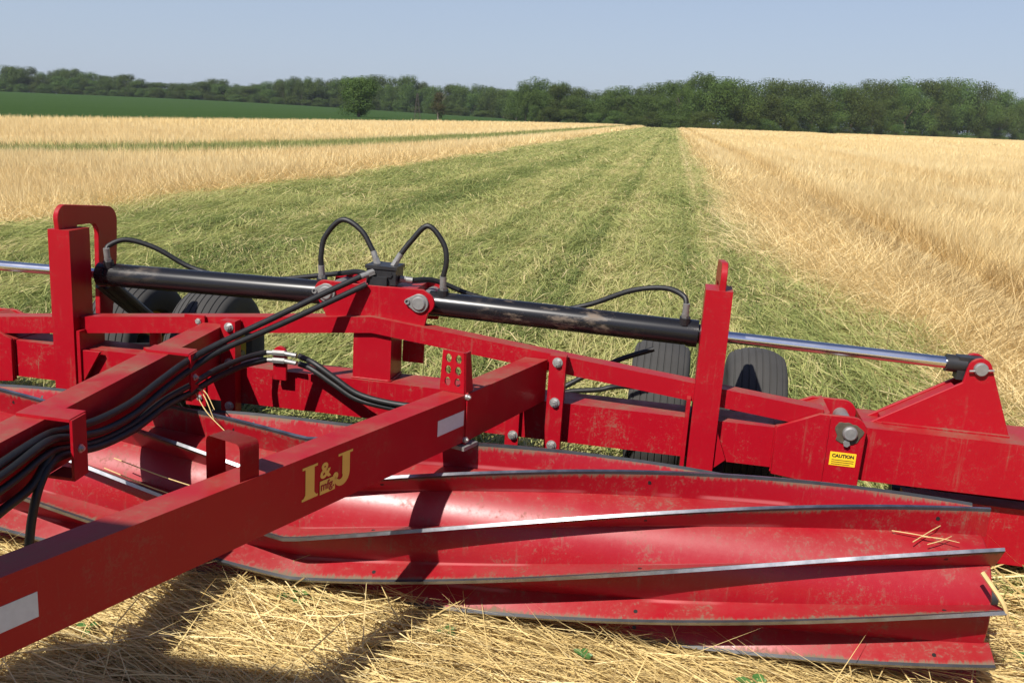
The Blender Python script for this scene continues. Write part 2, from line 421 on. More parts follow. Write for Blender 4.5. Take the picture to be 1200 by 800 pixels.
def standing_part(x0, x1, y0, y1, dens, w, Hm, lo, hi, right):
    x, y, xr = scatter(x0, x1, y0, y1, dens); n = len(x); e = edge_noise(y)
    if right:
        keep = (xr > 2.35+.95*smooth01(9, 3, y)+e*.6+rng.normal(0, .25, n))
        keep &= (np.abs(xr-4.25-.1*np.sin(y*.2)) > .25*rng.random(n)+.18) | (rng.random(n) < .06)
        keep &= (np.abs(xr-47) > 4)
        keep &= y < 258+1.35*np.maximum(x, 0)
        edge = smooth01(2.2, 3.4+2.2*smooth01(26, 5, y), xr+rng.normal(0, .3, n))
        edge = np.minimum(edge, 1)
    else:
        keep = (xr < -6.7+e+rng.normal(0, .22, n)) & (np.abs(xr+10.7+2000/np.maximum(y, 11)**2) > 1.5+300/np.maximum(y, 11)**2+e*.25)
        keep &= x > np.maximum(-42+.04*y, -35+.147*(y-190))+.5*rng.normal(0, 1, n)
        edge = smooth01(-6.4, -7.6, xr+rng.normal(0, .25, n))
    x, y, xr, edge = x[keep], y[keep], xr[keep], edge[keep]; n = len(x)
    sw = fbm(x*.45+3, y*.3, 3)
    az = PI*1.5+(sw-.5)*3+rng.normal(0, 1.3, n)
    lodg = smooth01(.35, .65, fbm(x*.22+7, y*.16+2, 2))
    lean = (1-edge)*rng.normal(1.25, .25, n)+edge*(rng.normal(.26, .2, n)+.30*lodg*smooth01(60, 10, y))
    L = rng.normal(Hm, Hm*.18, n).clip(.15)
    z = height(x, y)+rng.uniform(0, .1, n)*(1-edge)
    tint = .55+.16*(fbm(x*.5, y*.35, 3)-.3)+.40*(vnoise(xr*1.7, y*.05)*.6+vnoise(xr*4.1, y*.09)*.4-.5)+.20*edge-.10+rng.normal(0, .10, n)-.10*lodg*smooth01(60, 10, y)-.22*np.exp(-((xr-9.6)/.3)**2)-(.5*np.exp(-((xr-4.25-.1*np.sin(y*.2))/.5)**2) if right else 0)
    return dict(x=x, y=y, z=z, az=az, lean=np.abs(lean), L=L, w=w*rng.uniform(.6, 1.4, n), bend=rng.normal(.22, .22, n), tint=tint)
right = [standing_part(1.6, 9, 1, 8, 2300, .0048, .40, 0, 1, True), standing_part(1.6, 16, 8, 22, 900, .0068, .40, 0, 1, True),
         standing_part(1.6, 34, 22, 55, 230, .013, .42, 0, 1, True), standing_part(1.6, 70, 55, 130, 42, .028, .42, 0, 1, True), standing_part(1.6, 160, 130, 380, 6, .08, .45, 0, 1, True)]
stalks('standing_rye', 'ripe golden rye standing in the field right of the rolled strip', 'gold_stalk', right)
left = [standing_part(-16, -6, 3, 18, 1000, .0062, .36, 0, 1, False), standing_part(-36, -6, 12, 45, 260, .0125, .38, 0, 1, False),
        standing_part(-45, -6, 45, 120, 44, .028, .4, 0, 1, False), standing_part(-45, -6, 120, 330, 7, .10, .5, 0, 1, False)]
stalks('standing_rye', 'ripe golden rye standing in the field left of the rolled strip', 'gold_stalk', left)

# thin green strip inside the left golden field
def strip_part():
    def sc(x0, y0, y1, d):
        x, y, xr = scatter(x0, -9., y0, y1, d); k = np.abs(xr+10.7+2000/y**2) < (1.5+300/y**2)*rng.uniform(.85, 1.12, len(x)); return x[k], y[k]
    x, y = sc(-24, 11, 60, 420); n = len(x)
    x2, y2 = sc(-13.5, 60, 240, 45); x = np.r_[x, x2]; y = np.r_[y, y2]; m = len(x)
    w = np.r_[np.full(n, .011), np.full(m-n, .04)]
    return dict(x=x, y=y, z=height(x, y), az=rng.uniform(0, 6.28, m), lean=np.abs(rng.normal(.5, .3, m)), L=rng.normal(.34, .08, m).clip(.15), w=w, bend=rng.normal(.4, .3, m), tint=rng.normal(.33, .16, m))
stalks('green_strip', 'narrow strip of greener growth crossing the golden field left of the machine', 'mixed_stalk', [strip_part()])

# straw mat in front of the roller
def straw_part(n, x0, x1, y0, y1, zlo, zhi, Lm, w, leanm, leans, azs):
    x = rng.uniform(x0, x1, n); y = rng.uniform(y0, y1, n)
    sw = fbm(x*.8+2, y*.8, 2)
    az = -.22+PI*(rng.random(n) < .5)+(sw-.5)*1.2+rng.normal(0, azs, n)
    heap = fbm(x*1.6+30, y*1.6, 3)
    z = height(x, y)+rng.uniform(zlo, zhi, n)*(.4+heap)
    tint = .45+.5*(fbm(x*2.2, y*2.2, 2)-.4)+rng.normal(0, .2, n)
    return dict(x=x, y=y, z=z, az=az, lean=np.clip(rng.normal(leanm, leans, n), .1, 1.85), L=rng.normal(Lm, Lm*.35, n).clip(.06), w=w*rng.uniform(.55, 1.5, n), bend=rng.normal(0, .12, n), tint=tint)
straw = [straw_part(105000, -2.8, 3.4, -2.4, -.18, .0, .065, .36, .0031, 1.55, .10, .27),
         straw_part(6500, -2.8, 3.4, -2.4, -.5, .02, .09, .26, .0036, 1.42, .14, 1.2),
         straw_part(8, -1.0, 2.6, -1.6, -.75, .03, .07, .24, .0045, .8, .4, 1.5),
         straw_part(6000, -2.8, 3.6, -.18, .6, .0, .07, .34, .006, 1.5, .15, .6),
         straw_part(3000, 2.2, 4.4, -.8, 1.2, .0, .10, .34, .006, 1.45, .2, .7)]
stalks('straw_mat', 'golden crimped rye straw matted on the ground in front of the roller', 'straw_stalk', straw, cat='straw')

# ------------------------------------------------------------------ the roller crimper: one machine, all its parts its children
root = bpy.data.objects.new('roller_crimper', None); COL.objects.link(root)
root.rotation_euler = (0, TILT, 0)
tag(root, 'wide red roller crimper with spiral bladed drum, black hydraulic cylinders and angled tongue beams', 'farm implement')
def part(name, bm, mat, parent=root, smooth=.6, label=None):
    o = link(name, bm, mat, parent, smooth)
    if label: o['label'] = label
    return o
def arc(c, r, a0, a1, n=8): return [(c[0]+r*math.cos(a0+(a1-a0)*i/n), c[1]+r*math.sin(a0+(a1-a0)*i/n)) for i in range(n+1)]

# --- centre frame
part('frame_beam', box(-1.56, 1.56, .04, .19, .424, .575, .014, 3), 'red_dusty')
def trz(x): return .826-.1*abs(x)
bm = bmesh.new()
for s in (1, -1):
    xs = (.0, 1.68)
    a = [(s*xs[0], .045, trz(0)-.062), (s*xs[1], .045, trz(1.68)-.07), (s*xs[1], .115, trz(1.68)-.07), (s*xs[0], .115, trz(0)-.062),
         (s*xs[0], .045, trz(0)), (s*xs[1], .045, trz(1.68)), (s*xs[1], .115, trz(1.68)), (s*xs[0], .115, trz(0))]
    merge(bm, hexa(a, .006))
part('truss_bar', bm, 'red')
for s in (1, -1):
    po = part('post', box(s*1.27-.0467, s*1.27+.0467, 0, .131, .30, 1.055, .008, 3), 'red_clean')
    hook = [(0.012, 1.0), (0.0, 1.09), *arc((.05, 1.10), .05, PI, PI/2+.1, 6), *arc((.33, 1.055), .065, PI/2-.1, 0, 6), (.385, .9), (.33, .60), (.245, .60), (.258, .98), *arc((.215, 1.015), .044, .0, PI/2, 5), (.12, 1.062), (.11, 1.0)]
    part('hook_plate', prism(hook, 'x', s*1.28-.011, s*1.28+.011, .002), 'red_clean', po, .5)
    part('post_flange', box(s*1.207-.007, s*1.207+.007, .002, .17, .33, .655, .002), 'red_clean', po)
    xo = 1 if s < 0 else -1
    part('gusset', prism([(s*1.27+xo*.047, .40), (s*1.27+xo*.15, .575), (s*1.27+xo*.047, .575)] if s < 0 else [(1.317, .40), (1.36, .44), (1.317, .55)], 'y', .012, .026, .001), 'red_clean', po)
part('centre_post', box(-.0755, .0755, .062, .205, .545, .797, .008, 3), 'red_clean')
# bracket that holds both cylinders: two plates
pl = [(-.178, .780), (.197, .786), *arc((.192, .893), .043, -PI/2+.5, PI/2-.3, 8), (.19, .944), (-.10, .941), *arc((-.2, .905), .04, PI/2-.1, PI+.5, 8)]
br = part('cylinder_bracket', prism(pl, 'y', .072, .086, .002), 'red_clean')
part('cylinder_bracket', prism(pl, 'y', .285, .299, .002), 'red_clean')
part('spacer_block', box(-.075, .15, .088, .283, .80, .936, .004), 'red_clean', br)
for x, z in ((.178, .892), (-.19, .898)):
    b = lathe([(-.02, 0), (-.02, .022), (-.014, .027), (0, .029), (.26, .029), (.26, 0)], (x, .073, z), 'y', 28)
    tear = [(x-.052, z+.012), *arc((x, z), .036, PI-.9, -PI+.9, 14), (x-.055, z-.004)]
    merge(b, prism(tear, 'y', .061, .0715, .002)); merge(b, lathe([(-.018, .006), (-.018, .010), (0, .010), (0, .006)], (x-.045, .073, z+.004), 'y', 14))
    part('pin', b, 'fitting', br, .5)
part('gusset', box(.078, .165, .21, .22, .62, .705, .003), 'red_dusty')
part('caster_plate', box(-.16, .40, .30, .56, .40, .43, .003), 'black_metal')

# --- wing pivots and wings
for s in (1, -1):
    X = lambda x: s*x
    front = [(1.523, .407), (1.523, .585), (1.665, .650), *[(1.778+.05*math.cos(a), .60+.05*math.sin(a)) for a in np.linspace(PI/2-.1, -.15, 8)], (1.824, .381), (1.715, .386)]
    front = [(X(a), b) for a, b in front]
    pv = part('pivot_bracket', prism(front, 'y', .018, .034, .002), 'red')
    bk = prism(front, 'y', .24, .256, .002)
    top = [(X(1.525), .04, .425), (X(1.70), .04, .41), (X(1.70), .265, .41), (X(1.525), .265, .425), (X(1.525), .04, .578), (X(1.70), .04, .652), (X(1.70), .265, .652), (X(1.525), .265, .578)]
    merge(bk, hexa(top, .004)); part('pivot_body', bk, 'red_dusty', pv)
    mp = [(X(1.766+(.046+.007*math.sin(3*a+1)+.003*math.sin(7*a))*math.cos(a)), .590+(.046+.008*math.sin(2*a+2)+.002*math.sin(9*a))*math.sin(a)) for a in np.linspace(0, 2*PI, 30, endpoint=False)]
    part('mud_patch', prism(mp, 'y', .0145, .0178, .001), 'grease', pv, None)
    b = lathe([(-.022, 0), (-.022, .02), (-.016, .025), (.02, .027), (.27, .027), (.27, 0)], (X(1.772), .018, .593), 'y', 24)
    merge(b, cyl((X(1.765), .018, .555), (X(1.765), .004, .555), .012, 6)); merge(b, box(min(X(1.757), X(1.773)), max(X(1.757), X(1.773)), .008, .017, .55, .585, .002))
    part('pin', b, 'fitting', pv, .5)
    if s > 0:
        dc = part('caution_decal', box(1.717, 1.806, .0162, .0172, .4685, .518, 0), 'decal_yellow', pv)
    # wing beam
    wb = box(min(X(1.835), X(4.9)), max(X(1.835), X(4.9)), .06, .30, .408, .606, .016, 3)
    wing = part('wing_beam', wb, 'red')
    lug = [(X(1.862), .604), (X(2.15), .785), (X(2.158), .838), *[(X(2.199+.040*math.cos(a)), .838+.040*math.sin(a)) for a in np.linspace(PI-.05, .25, 9)], (X(2.335), .604)]
    lg = prism(lug, 'y', .145, .160, .002); merge(lg, prism(lug, 'y', .222, .237, .002))
    lo = part('cylinder_lug', lg, 'red_clean', wing, .5)
    web = [(X(1.90), .162, .612), (X(2.13), .162, .756), (X(2.13), .220, .756), (X(1.90), .220, .612), (X(1.90), .162, .622), (X(2.13), .162, .766), (X(2.13), .220, .766), (X(1.90), .220, .622)]
    part('web_plate', hexa(web, .001), 'red', wing)
    b = lathe([(-.018, 0), (-.018, .02), (-.012, .024), (.10, .024), (.10, 0)], (X(2.199), .145, .840), 'y', 24)
    merge(b, cyl((X(2.160), .132, .832), (X(2.240), .132, .842), .004, 8))
    part('pin', b, 'fitting', wing, .5)
    part('weld_seam', box(min(X(1.9), X(2.33)), max(X(1.9), X(2.33)), .128, .1445, .6065, .612, .002), 'red_dusty', wing)

# --- weld beads where the pieces meet
def weld_bead(pts, r=.0042):
    P = []
    for p, q in zip(pts, pts[1:]):
        p, q = Vector(p), Vector(q); n = max(2, int((q-p).length/.011)); P += [p.lerp(q, i/n) for i in range(n)]
    P.append(Vector(pts[-1])); rr = [r*random.uniform(.65, 1.25) for _ in P]
    part('weld_bead', tube(P, rr, 6, 0), 'red', root, 1.2)
weld_bead([(-.078, .058, .578), (.078, .058, .578), (.080, .20, .578)])
weld_bead([(.7015, .037, .43), (.7015, .037, .57)]); weld_bead([(-.531, .037, .43), (-.531, .037, .57)])
for s in (1, -1):
    weld_bead([(s*1.523, .036, .412), (s*1.523, .036, .583)]); weld_bead([(s*1.214, .036, .43), (s*1.214, .036, .57)])
    weld_bead([(s*1.70, .0165, .395), (s*1.70, .0165, .64)], .0022)
    weld_bead([(s*1.88, .1435, .6075), (s*2.32, .1435, .6075)])
weld_bead([(-.074, .0705, .781), (.078, .0715, .783)], .003)
# --- hydraulic cylinders
for s in (1, -1):
    A = Vector((s*.195, .18, .874)); B = Vector((s*1.213, .1855, .857)); R_ = Vector((s*2.105, .19, .842)); d = (B-A).normalized()
    b = cyl(A, B, .0475, 40); merge(b, cyl(A-d*.004, A+d*.02, .049, 32)); merge(b, cyl(B-d*.035, B+d*.004, .051, 40)); merge(b, cyl(B+d*.002, B+d*.012, .036, 24))
    merge(b, box(min(s*.165, s*.22), max(s*.165, s*.22), .14, .22, .86, .90, .01))
    cy = part('hydraulic_cylinder', b, 'barrel', root, .5, 'black hydraulic cylinder with dried mud smears' if s > 0 else None)
    part('rod', cyl(B, R_, .0215, 28), 'chrome', cy, .5)
    b = cyl(R_-d*.012, R_+d*.055, .031, 24); merge(b, box(min(s*2.13, s*2.2), max(s*2.13, s*2.215), .165, .217, .79, .872, .01))
    part('clevis', b, 'black_metal', cy, .5)
    for px, hd in ((.245, .085), (1.165, .075)):
        zb = .874-.017*(px-.195)/1.018
        b = cyl((s*px, .165, zb+.035), (s*px, .16, zb+.062), .021, 12); part('port', b, 'black_metal', cy, .5)
        b = cyl((s*px, .16, zb+.06), (s*px, .156, zb+.074), .015, 6); merge(b, cyl((s*px, .156, zb+.074), (s*px, .15, zb+.115), .0125, 14))
        part('fitting', b, 'fitting', cy, .5)

# --- valve block and hoses
vb = box(-.04, .075, .09, .19, .945, 1.012, .004); merge(vb, box(-.045, .08, .085, .195, 1.004, 1.016, .002)); merge(vb, box(-.028, .045, .075, .19, .935, .975, .003))
for k in range(3): merge(vb, lathe([(-.006, 0), (-.006, .011), (.004, .011)], (-.02+.036*k, .09, .985-.028*(k % 2)), 'y', 6))
valve = part('valve_block', vb, 'black_metal', root, .5)
for p, q in (((-.012, .14, 1.012), (-.034, .143, 1.062)), ((.05, .14, 1.012), (.078, .143, 1.062)), ((-.012, .09, .99), (-.05, .05, .975)), ((.078, .14, .965), (.125, .15, .962))):
    p, q = Vector(p), Vector(q); b = cyl(p, p.lerp(q, .45), .014, 6); merge(b, cyl(p.lerp(q, .45), q, .0115, 12)); part('fitting', b, 'fitting', valve, .5)
def hose(pts, r=.0105, name='hydraulic_hose', parent=root): return part(name, tube(pts, r, 10, 8), 'hose', parent, 1.2)
hose([(-.034, .143, 1.062), (-.085, .15, 1.135), (-.165, .155, 1.170), (-.232, .155, 1.10), (-.246, .15, 1.03), (-.245, .15, .984)])
hose([(.078, .143, 1.062), (.11, .15, 1.107), (.175, .155, 1.174), (.238, .155, 1.115), (.255, .15, 1.05), (.245, .15, .984)])
hose([(-.04, .15, .965), (-.12, .2, .965), (-.24, .26, .935), (-.6, .30, .87), (-.846, .29, .893), (-1.006, .25, .975), (-1.11, .21, 1.005), (-1.165, .17, .982), (-1.165, .152, .955)])
hose([(.125, .15, .962), (.20, .22, .955), (.35, .27, .90), (.6, .28, .865), (.783, .27, .905), (.955, .24, .985), (1.08, .21, 1.012), (1.152, .17, .995), (1.165, .152, .96)])
hose([(.62, .22, .50), (.713, .30, .555), (.914, .32, .683), (1.06, .36, .74)])
hose([(.62, .22, .48), (.715, .30, .535), (.86, .33, .558), (.96, .36, .575), (1.3, .5, .56)])
# the pair that runs from the valve to the left tongue beam and on along it
hose([(-.05, .05, .975), (-.16, -.04, .915), (-.30, -.17, .835), (-.43, -.31, .762), (-.487, -.44, .722), (-.489, -.60, .700), (-.488, -.78, .674), (-.488, -.95, .672), (-.487, -1.09, .690), (-.475, -1.20, .708), (-.462, -1.38, .70), (-.45, -1.7, .66), (-.41, -2.5, .62)], .0112)
hose([(-.03, .06, .945), (-.14, -.03, .885), (-.29, -.17, .805), (-.43, -.32, .735), (-.482, -.44, .688), (-.480, -.60, .668), (-.476, -.78, .640), (-.474, -.95, .640), (-.474, -1.09, .668), (-.455, -1.22, .70), (-.445, -1.4, .68), (-.43, -1.7, .65), (-.40, -2.5, .62)], .0112)
# the lower pair through the ear on the frame beam
ear = [(-.375, .55), (-.375, .655), *arc((-.348, .658), .027, PI, 0, 8), (-.321, .55)]
ce = part('hose_ear', prism(ear, 'y', -.004, .012, .002), 'red_clean')
for z in (.662, .632):
    b = cyl((-.372, -.012, z-.002), (-.322, -.012, z), .0115, 6); merge(b, cyl((-.322, -.012, z), (-.275, -.014, z-.003), .0088, 12)); merge(b, cyl((-.372, -.012, z-.002), (-.40, -.012, z-.004), .0088, 12)); part('fitting', b, 'fitting', ce, .5)
hose([(-.40, -.012, .658), (-.45, -.10, .650), (-.485, -.26, .640), (-.486, -.42, .632), (-.484, -.60, .630), (-.482, -.80, .606), (-.480, -.97, .612), (-.478, -1.10, .640), (-.458, -1.22, .665), (-.45, -1.4, .64), (-.43, -1.8, .62)], .0105)
hose([(-.40, -.012, .628), (-.45, -.10, .622), (-.482, -.26, .612), (-.484, -.42, .605), (-.478, -.60, .610), (-.468, -.80, .596), (-.468, -.97, .602), (-.468, -1.10, .626), (-.455, -1.20, .64), (-.452, -1.26, .60), (-.452, -1.30, .52), (-.452, -1.33, .40), (-.46, -1.36, .28)], .0115)
hose([(-.262, -.014, .658), (-.19, -.05, .648), (-.10, -.06, .60), (-.01, -.065, .553), (.10, -.065, .533), (.22, -.06, .53), (.36, -.02, .54), (.5, .02, .54)], .0115)
hose([(-.262, -.014, .628), (-.20, -.04, .620), (-.11, -.05, .575), (-.02, -.055, .530), (.09, -.055, .512), (.21, -.05, .507), (.36, -.02, .52), (.5, .02, .52)], .0115)
hose([(-.462, -1.20, .66), (-.462, -1.28, .60), (-.47, -1.37, .575), (-.50, -1.5, .53), (-.56, -1.7, .50)], .0125)

# --- wheels on the caster arms behind the frame
def wheel(x0, x1, y, z, R):
    c = (x0+x1)/2; w = x1-x0; pr = []
    g = [-.40, -.29, -.17, -.055, .055, .17, .29, .40]
    o = [(-.30*w, .52*R), (-.40*w, .56*R), (-.485*w, .68*R), (-.50*w, .80*R), (-.488*w, .85*R), (-.465*w, .89*R)]
    tr = []
    for u in np.linspace(-.43, .43, 87):
        rr = R*(.998-.085*(abs(u)/.43)**2.2); k = min(abs(u-q) for q in g)
        tr.append((u*w, rr-(.005 if k < .010 else 0)))
    prof = o+tr+[(-a, b) for a, b in o[::-1]]
    hub = lathe([(-.05, 0), (-.05, .045), (-.03, .06), (.03, .06), (.06, .05), (.09, .035), (.09, 0)], (c, y, z), 'x', 24)
    wh = part('wheel', hub, 'black_metal', root, .5)
    part('tyre', lathe(prof, (c, y, z), 'x', 72), 'rubber', wh, .5)
    rp = [(-.30*w, .53*R), (-.33*w, .56*R), (-.27*w, .50*R), (-.14*w, .44*R), (.02*w, .42*R), (.04*w, .18*R), (.06*w, .18*R), (.08*w, .43*R), (.27*w, .50*R), (.33*w, .56*R), (.30*w, .53*R)]
    part('rim', lathe(rp, (c, y, z), 'x', 48), 'yellow_rim', wh, .5)
    return wh
WZ, WR = .335, .34
for s in (1, -1):
    for x0, x1 in ((.965, 1.22), (1.385, 1.64)):
        a, b = (x0, x1) if s > 0 else (-x1, -x0)
        wheel(a, b, .92, WZ-.02*s, WR)
    ax = cyl((s*.95, .92, WZ-.02*s), (s*1.66, .92, WZ-.02*s), .03, 14)
    arm = [(s*1.27, .16, .50), (s*1.31, .16, .50)]
    merge(ax, hexa([(s*1.275, .17, .45), (s*1.335, .17, .45), (s*1.335, .95, .28), (s*1.275, .95, .28), (s*1.275, .17, .55), (s*1.335, .17, .55), (s*1.335, .95, .38), (s*1.275, .95, .38)], .004))
    part('wheel_arm', ax, 'black_metal')
    st = tube([(s*1.26, .23, .80), (s*1.16, .50, .55)], .016, 10, 0); merge(st, tube([(s*1.20, .23, .82), (s*1.10, .50, .56)], .016, 10, 0)); merge(st, tube([(s*1.23, .25, .80), (s*1.13, .50, .55)], .024, 10, 0))
    if s < 0:
        part('lift_strut', st, 'black_metal')
        part('support_foot', lathe([(0, 0), (0, .05), (.012, .05), (.02, .025), (.10, .022), (.10, 0)], (s*.95, .14, .577), 'z', 20), 'red_dusty')
    else: st.free()

# --- tongue beams
D1 = Vector((.351, .936, 0)).normalized(); N1 = Vector((D1.y, -D1.x, 0)); P1 = Vector((.505, -.511, 0))
def b1(s, n, z): q = P1+D1*s-N1*n; return (q.x, q.y, z)        # s along the beam, n inward from its right face
def beam1(s0, s1, z0, z1, n0, n1, w=.007, seg=2):
    return hexa([b1(s0, n1, z0), b1(s0, n0, z0), b1(s1, n0, z0), b1(s1, n1, z0), b1(s0, n1, z1), b1(s0, n0, z1), b1(s1, n0, z1), b1(s1, n1, z1)], w, seg)
tb = part('tongue_beam', beam1(-2.75, -.004, .580, .738, 0, .080, .012, 3), 'red_clean')
part('tongue_beam', hexa([b1(.004, .080, .578), b1(.004, 0, .578), (.684, 0.036, .578), (.60, .036, .578), b1(.004, .080, .737), b1(.004, 0, .737), (.684, .036, .737), (.60, .036, .737)], .012, 3), 'red')
fl = part('joint_plate', beam1(-.003, .003, .572, .744, -.006, .086, .001), 'red_clean', tb)
bolt(fl, b1(0, -.004, .73), N1, .007, .006); bolt(fl, b1(0, -.004, .588), N1, .007, .006)
part('frame_flange', box(.697, .757, -.012, .038, .395, .765, .003), 'red_clean')
ff = part('frame_flange', box(-.587, -.527, -.012, .038, .395, .765, .003), 'red_clean')
for x, z in ((.727, .742), (.727, .59), (.727, .425), (-.552, .742), (-.552, .60), (-.552, .425), (-.70, .742), (-.70, .43)):
    bolt(ff, (x, -.012 if x > -.6 else .038, z), (0, -1, 0), .0125, .012)
part('frame_flange', box(-.76, -.675, .030, .0395, .395, .765, .003), 'red_clean')
part('frame_flange', box(.545, .595, .018, .038, .395, .60, .003), 'red_clean')
bolt(ff, (.575, .018, .435), (0, -1, 0), .0125, .012)
# pierced upright at the joint
def q2(u, v): return (u, v)
u0, u1 = .0, .092
out = [(0, .739), (.092, .739), (.086, .872), (.006, .872)]
holes = [[(cx+.0105*math.cos(a), cz+.0145*math.sin(a)) for a in np.linspace(0, 2*PI, 14, endpoint=False)] for cx in (.027, .062) for cz in (.772, .810, .848)]
hp = prism([(q[0], q[1]) for q in out], 'y', 0, .008, .001, holes)
merge(hp, hexa([(.086, .0, .739), (.093, 0, .739), (.093, .055, .739), (.086, .055, .739), (.080, 0, .872), (.087, 0, .872), (.087, .035, .872), (.080, .035, .872)], .001))
bmesh.ops.transform(hp, matrix=Matrix.Translation((.412, -.497, 0)) @ Matrix.Rotation(-.21, 4, 'Z'), verts=hp.verts[:])
part('pierced_upright', hp, 'red_clean', tb, .5)
part('joint_tab', beam1(-.03, .05, .560, .572, -.02, .05, .001), 'fitting', tb)
# U-shaped hose keeper on top of the long beam
kp = beam1(-.925, -.895, .737, .832, .006, .014, .001)
def strap(pts, s0, s1, t=.008):
    b = bmesh.new(); a = [b.verts.new(b1(s0, n, z)) for n, z in pts]; c = [b.verts.new(b1(s1, n, z)) for n, z in pts]
    for i in range(len(pts)-1): b.faces.new((a[i], a[i+1], c[i+1], c[i]))
    r = bmesh.ops.solidify(b, geom=b.faces[:], thickness=t); return b
U = [(.010, .736), (.010, .815), (.013, .826), (.022, .832), (.075, .832), (.084, .832), (.100, .826), (.104, .815), (.104, .70)]
kp.free(); part('hose_keeper', strap([(.004, .736), (.004, .815), (.007, .825), (.014, .830), (.106, .830), (.113, .825), (.116, .815), (.116, .70)], -.945, -.885, .007), 'red_clean', tb, .9)
# left tongue beam
def b2(s, n, z): return (-.589+.0745*s-n, -s, z)               # s towards the hitch, n inward from its right face
def beam2(s0, s1, z0, z1, n0, n1, w=.008, seg=2):
    return hexa([b2(s0, n1, z0), b2(s1, n1, z0), b2(s1, n0, z0), b2(s0, n0, z0), b2(s0, n1, z1), b2(s1, n1, z1), b2(s1, n0, z1), b2(s0, n0, z1)], w, seg)
t2 = part('tongue_beam', beam2(-.034, 2.75, .58, .738, 0, .092, .012, 3), 'red')
for s0, s1, z0 in ((.375, .445, .580), (1.085, 1.165, .572)):
    b = beam2(s0, s1, .7385, .747, -.075, .085, .001); merge(b, beam2(s0+.012, s1, z0, .7445, -.082, -.074, .001)); merge(b, beam2(s0+.012, s1, z0, z0+.008, -.073, -.002, .001))
    hb = part('hose_bracket', b, 'red_clean', t2)
    bolt(hb, b2((s0+s1)/2+.006, -.082, (z0+.738)/2+.0), (1, .0745, 0), .008, .006)
part('hitch_plate', prism([(-.46, -2.72), (-.27, -2.72), (-.33, -3.0), (-.43, -3.0)], 'z', .60, .72, .004), 'red_clean')

# writing and strips on the right face of the long beam
def face1(polys, mat, name, parent, lift=.0012, flat=False):
    b = bmesh.new()
    for poly in polys:
        vs = [b.verts.new(b1(u, -lift, z)) for u, z in poly]; b.faces.new(vs)
    bmesh.ops.remove_doubles(b, verts=b.verts[:], dist=1e-5)
    if flat: return part(name, b, mat, parent, None)
    bmesh.ops.triangulate(b, faces=b.faces[:])
    r = bmesh.ops.extrude_face_region(b, geom=b.faces[:]); bmesh.ops.translate(b, vec=-N1*.0008, verts=[e for e in r['geom'] if isinstance(e, bmesh.types.BMVert)])
    return part(name, b, mat, parent, None)
def text_polys(body, size, offset=0, shear=0):
    cu = bpy.data.curves.new('letters', 'FONT'); cu.body = body; cu.size = size; cu.offset = offset; cu.shear = shear; cu.resolution_u = 5
    ob = bpy.data.objects.new('letters', cu); COL.objects.link(ob)
    me = bpy.data.meshes.new_from_object(ob.evaluated_get(bpy.context.evaluated_depsgraph_get()))
    polys = [[(me.vertices[i].co.x, me.vertices[i].co.y) for i in f.vertices] for f in me.polygons]
    bpy.data.objects.remove(ob); bpy.data.curves.remove(cu); bpy.data.meshes.remove(me)
    return polys
def put_text(body, size, u, z, mat, parent, lift, width=None, offset=0, sz=1, name='lettering'):
    ps = text_polys(body, size, offset); xs = [p[0] for q in ps for p in q]; zs = [p[1] for q in ps for p in q]
    k = width/(max(xs)-min(xs)) if width else 1
    return face1([[(u+(a-min(xs))*k, z+b*sz) for a, b in q] for q in ps], mat, name, parent, lift)
k0 = -.742
def bar(u0, u1, z0, z1): return [(u0, z0), (u1, z0), (u1, z1), (u0, z1)]
I = [bar(k0, k0+.056, .7055, .712), bar(k0+.011, k0+.044, .6285, .7055), bar(k0-.002, k0+.057, .622, .6285), [(k0+.044, .6285), (k0+.051, .6285), (k0+.044, .637)], [(k0+.004, .6285), (k0+.011, .6285), (k0+.011, .637)]]
jx = k0+.131
J = [bar(jx+.004, jx+.062, .7055, .712), bar(jx+.020, jx+.050, .654, .7055)]
for i in range(10):
    a0, a1 = -PI*i/10, -PI*(i+1)/10; w0, w1 = (.030-.022*(i/10)**1.3, .030-.022*((i+1)/10)**1.3); c = (jx+.018, .654)
    J.append([(c[0]+.032*math.cos(a0), c[1]+.033*math.sin(a0)), (c[0]+.032*math.cos(a1), c[1]+.033*math.sin(a1)), (c[0]+(.032-w1)*math.cos(a1), c[1]+(.033-w1)*math.sin(a1)), (c[0]+(.032-w0)*math.cos(a0), c[1]+(.033-w0)*math.sin(a0))])
J.append([(jx-.006+.0105*math.cos(a), .655+.0105*math.sin(a)) for a in np.linspace(0, 2*PI, 14, endpoint=False)])
lg_ = face1(I, 'gold', 'letter', tb, .0012, True); face1(J, 'gold', 'letter', tb, .0012, True)
put_text('&', .058, k0+.066, .664, 'gold', lg_, .0012, .042, .0016, 1.0)
pan = face1([[(k0+.064, .620), (k0+.122, .620), (k0+.122, .657), (k0+.064, .657)]], 'gold', 'name_panel', lg_, .0020)
put_text('mfg.', .034, k0+.067, .631, 'decal_red', lg_, .0030, .051, .0008, .95)
face1([[(-.154, .638), (-.012, .638), (-.012, .688), (-.154, .688)]], 'reflector', 'reflector_strip', tb)
face1([[(-1.60, .630), (-1.455, .630), (-1.455, .682), (-1.60, .682)]], 'reflector', 'reflector_strip', tb)
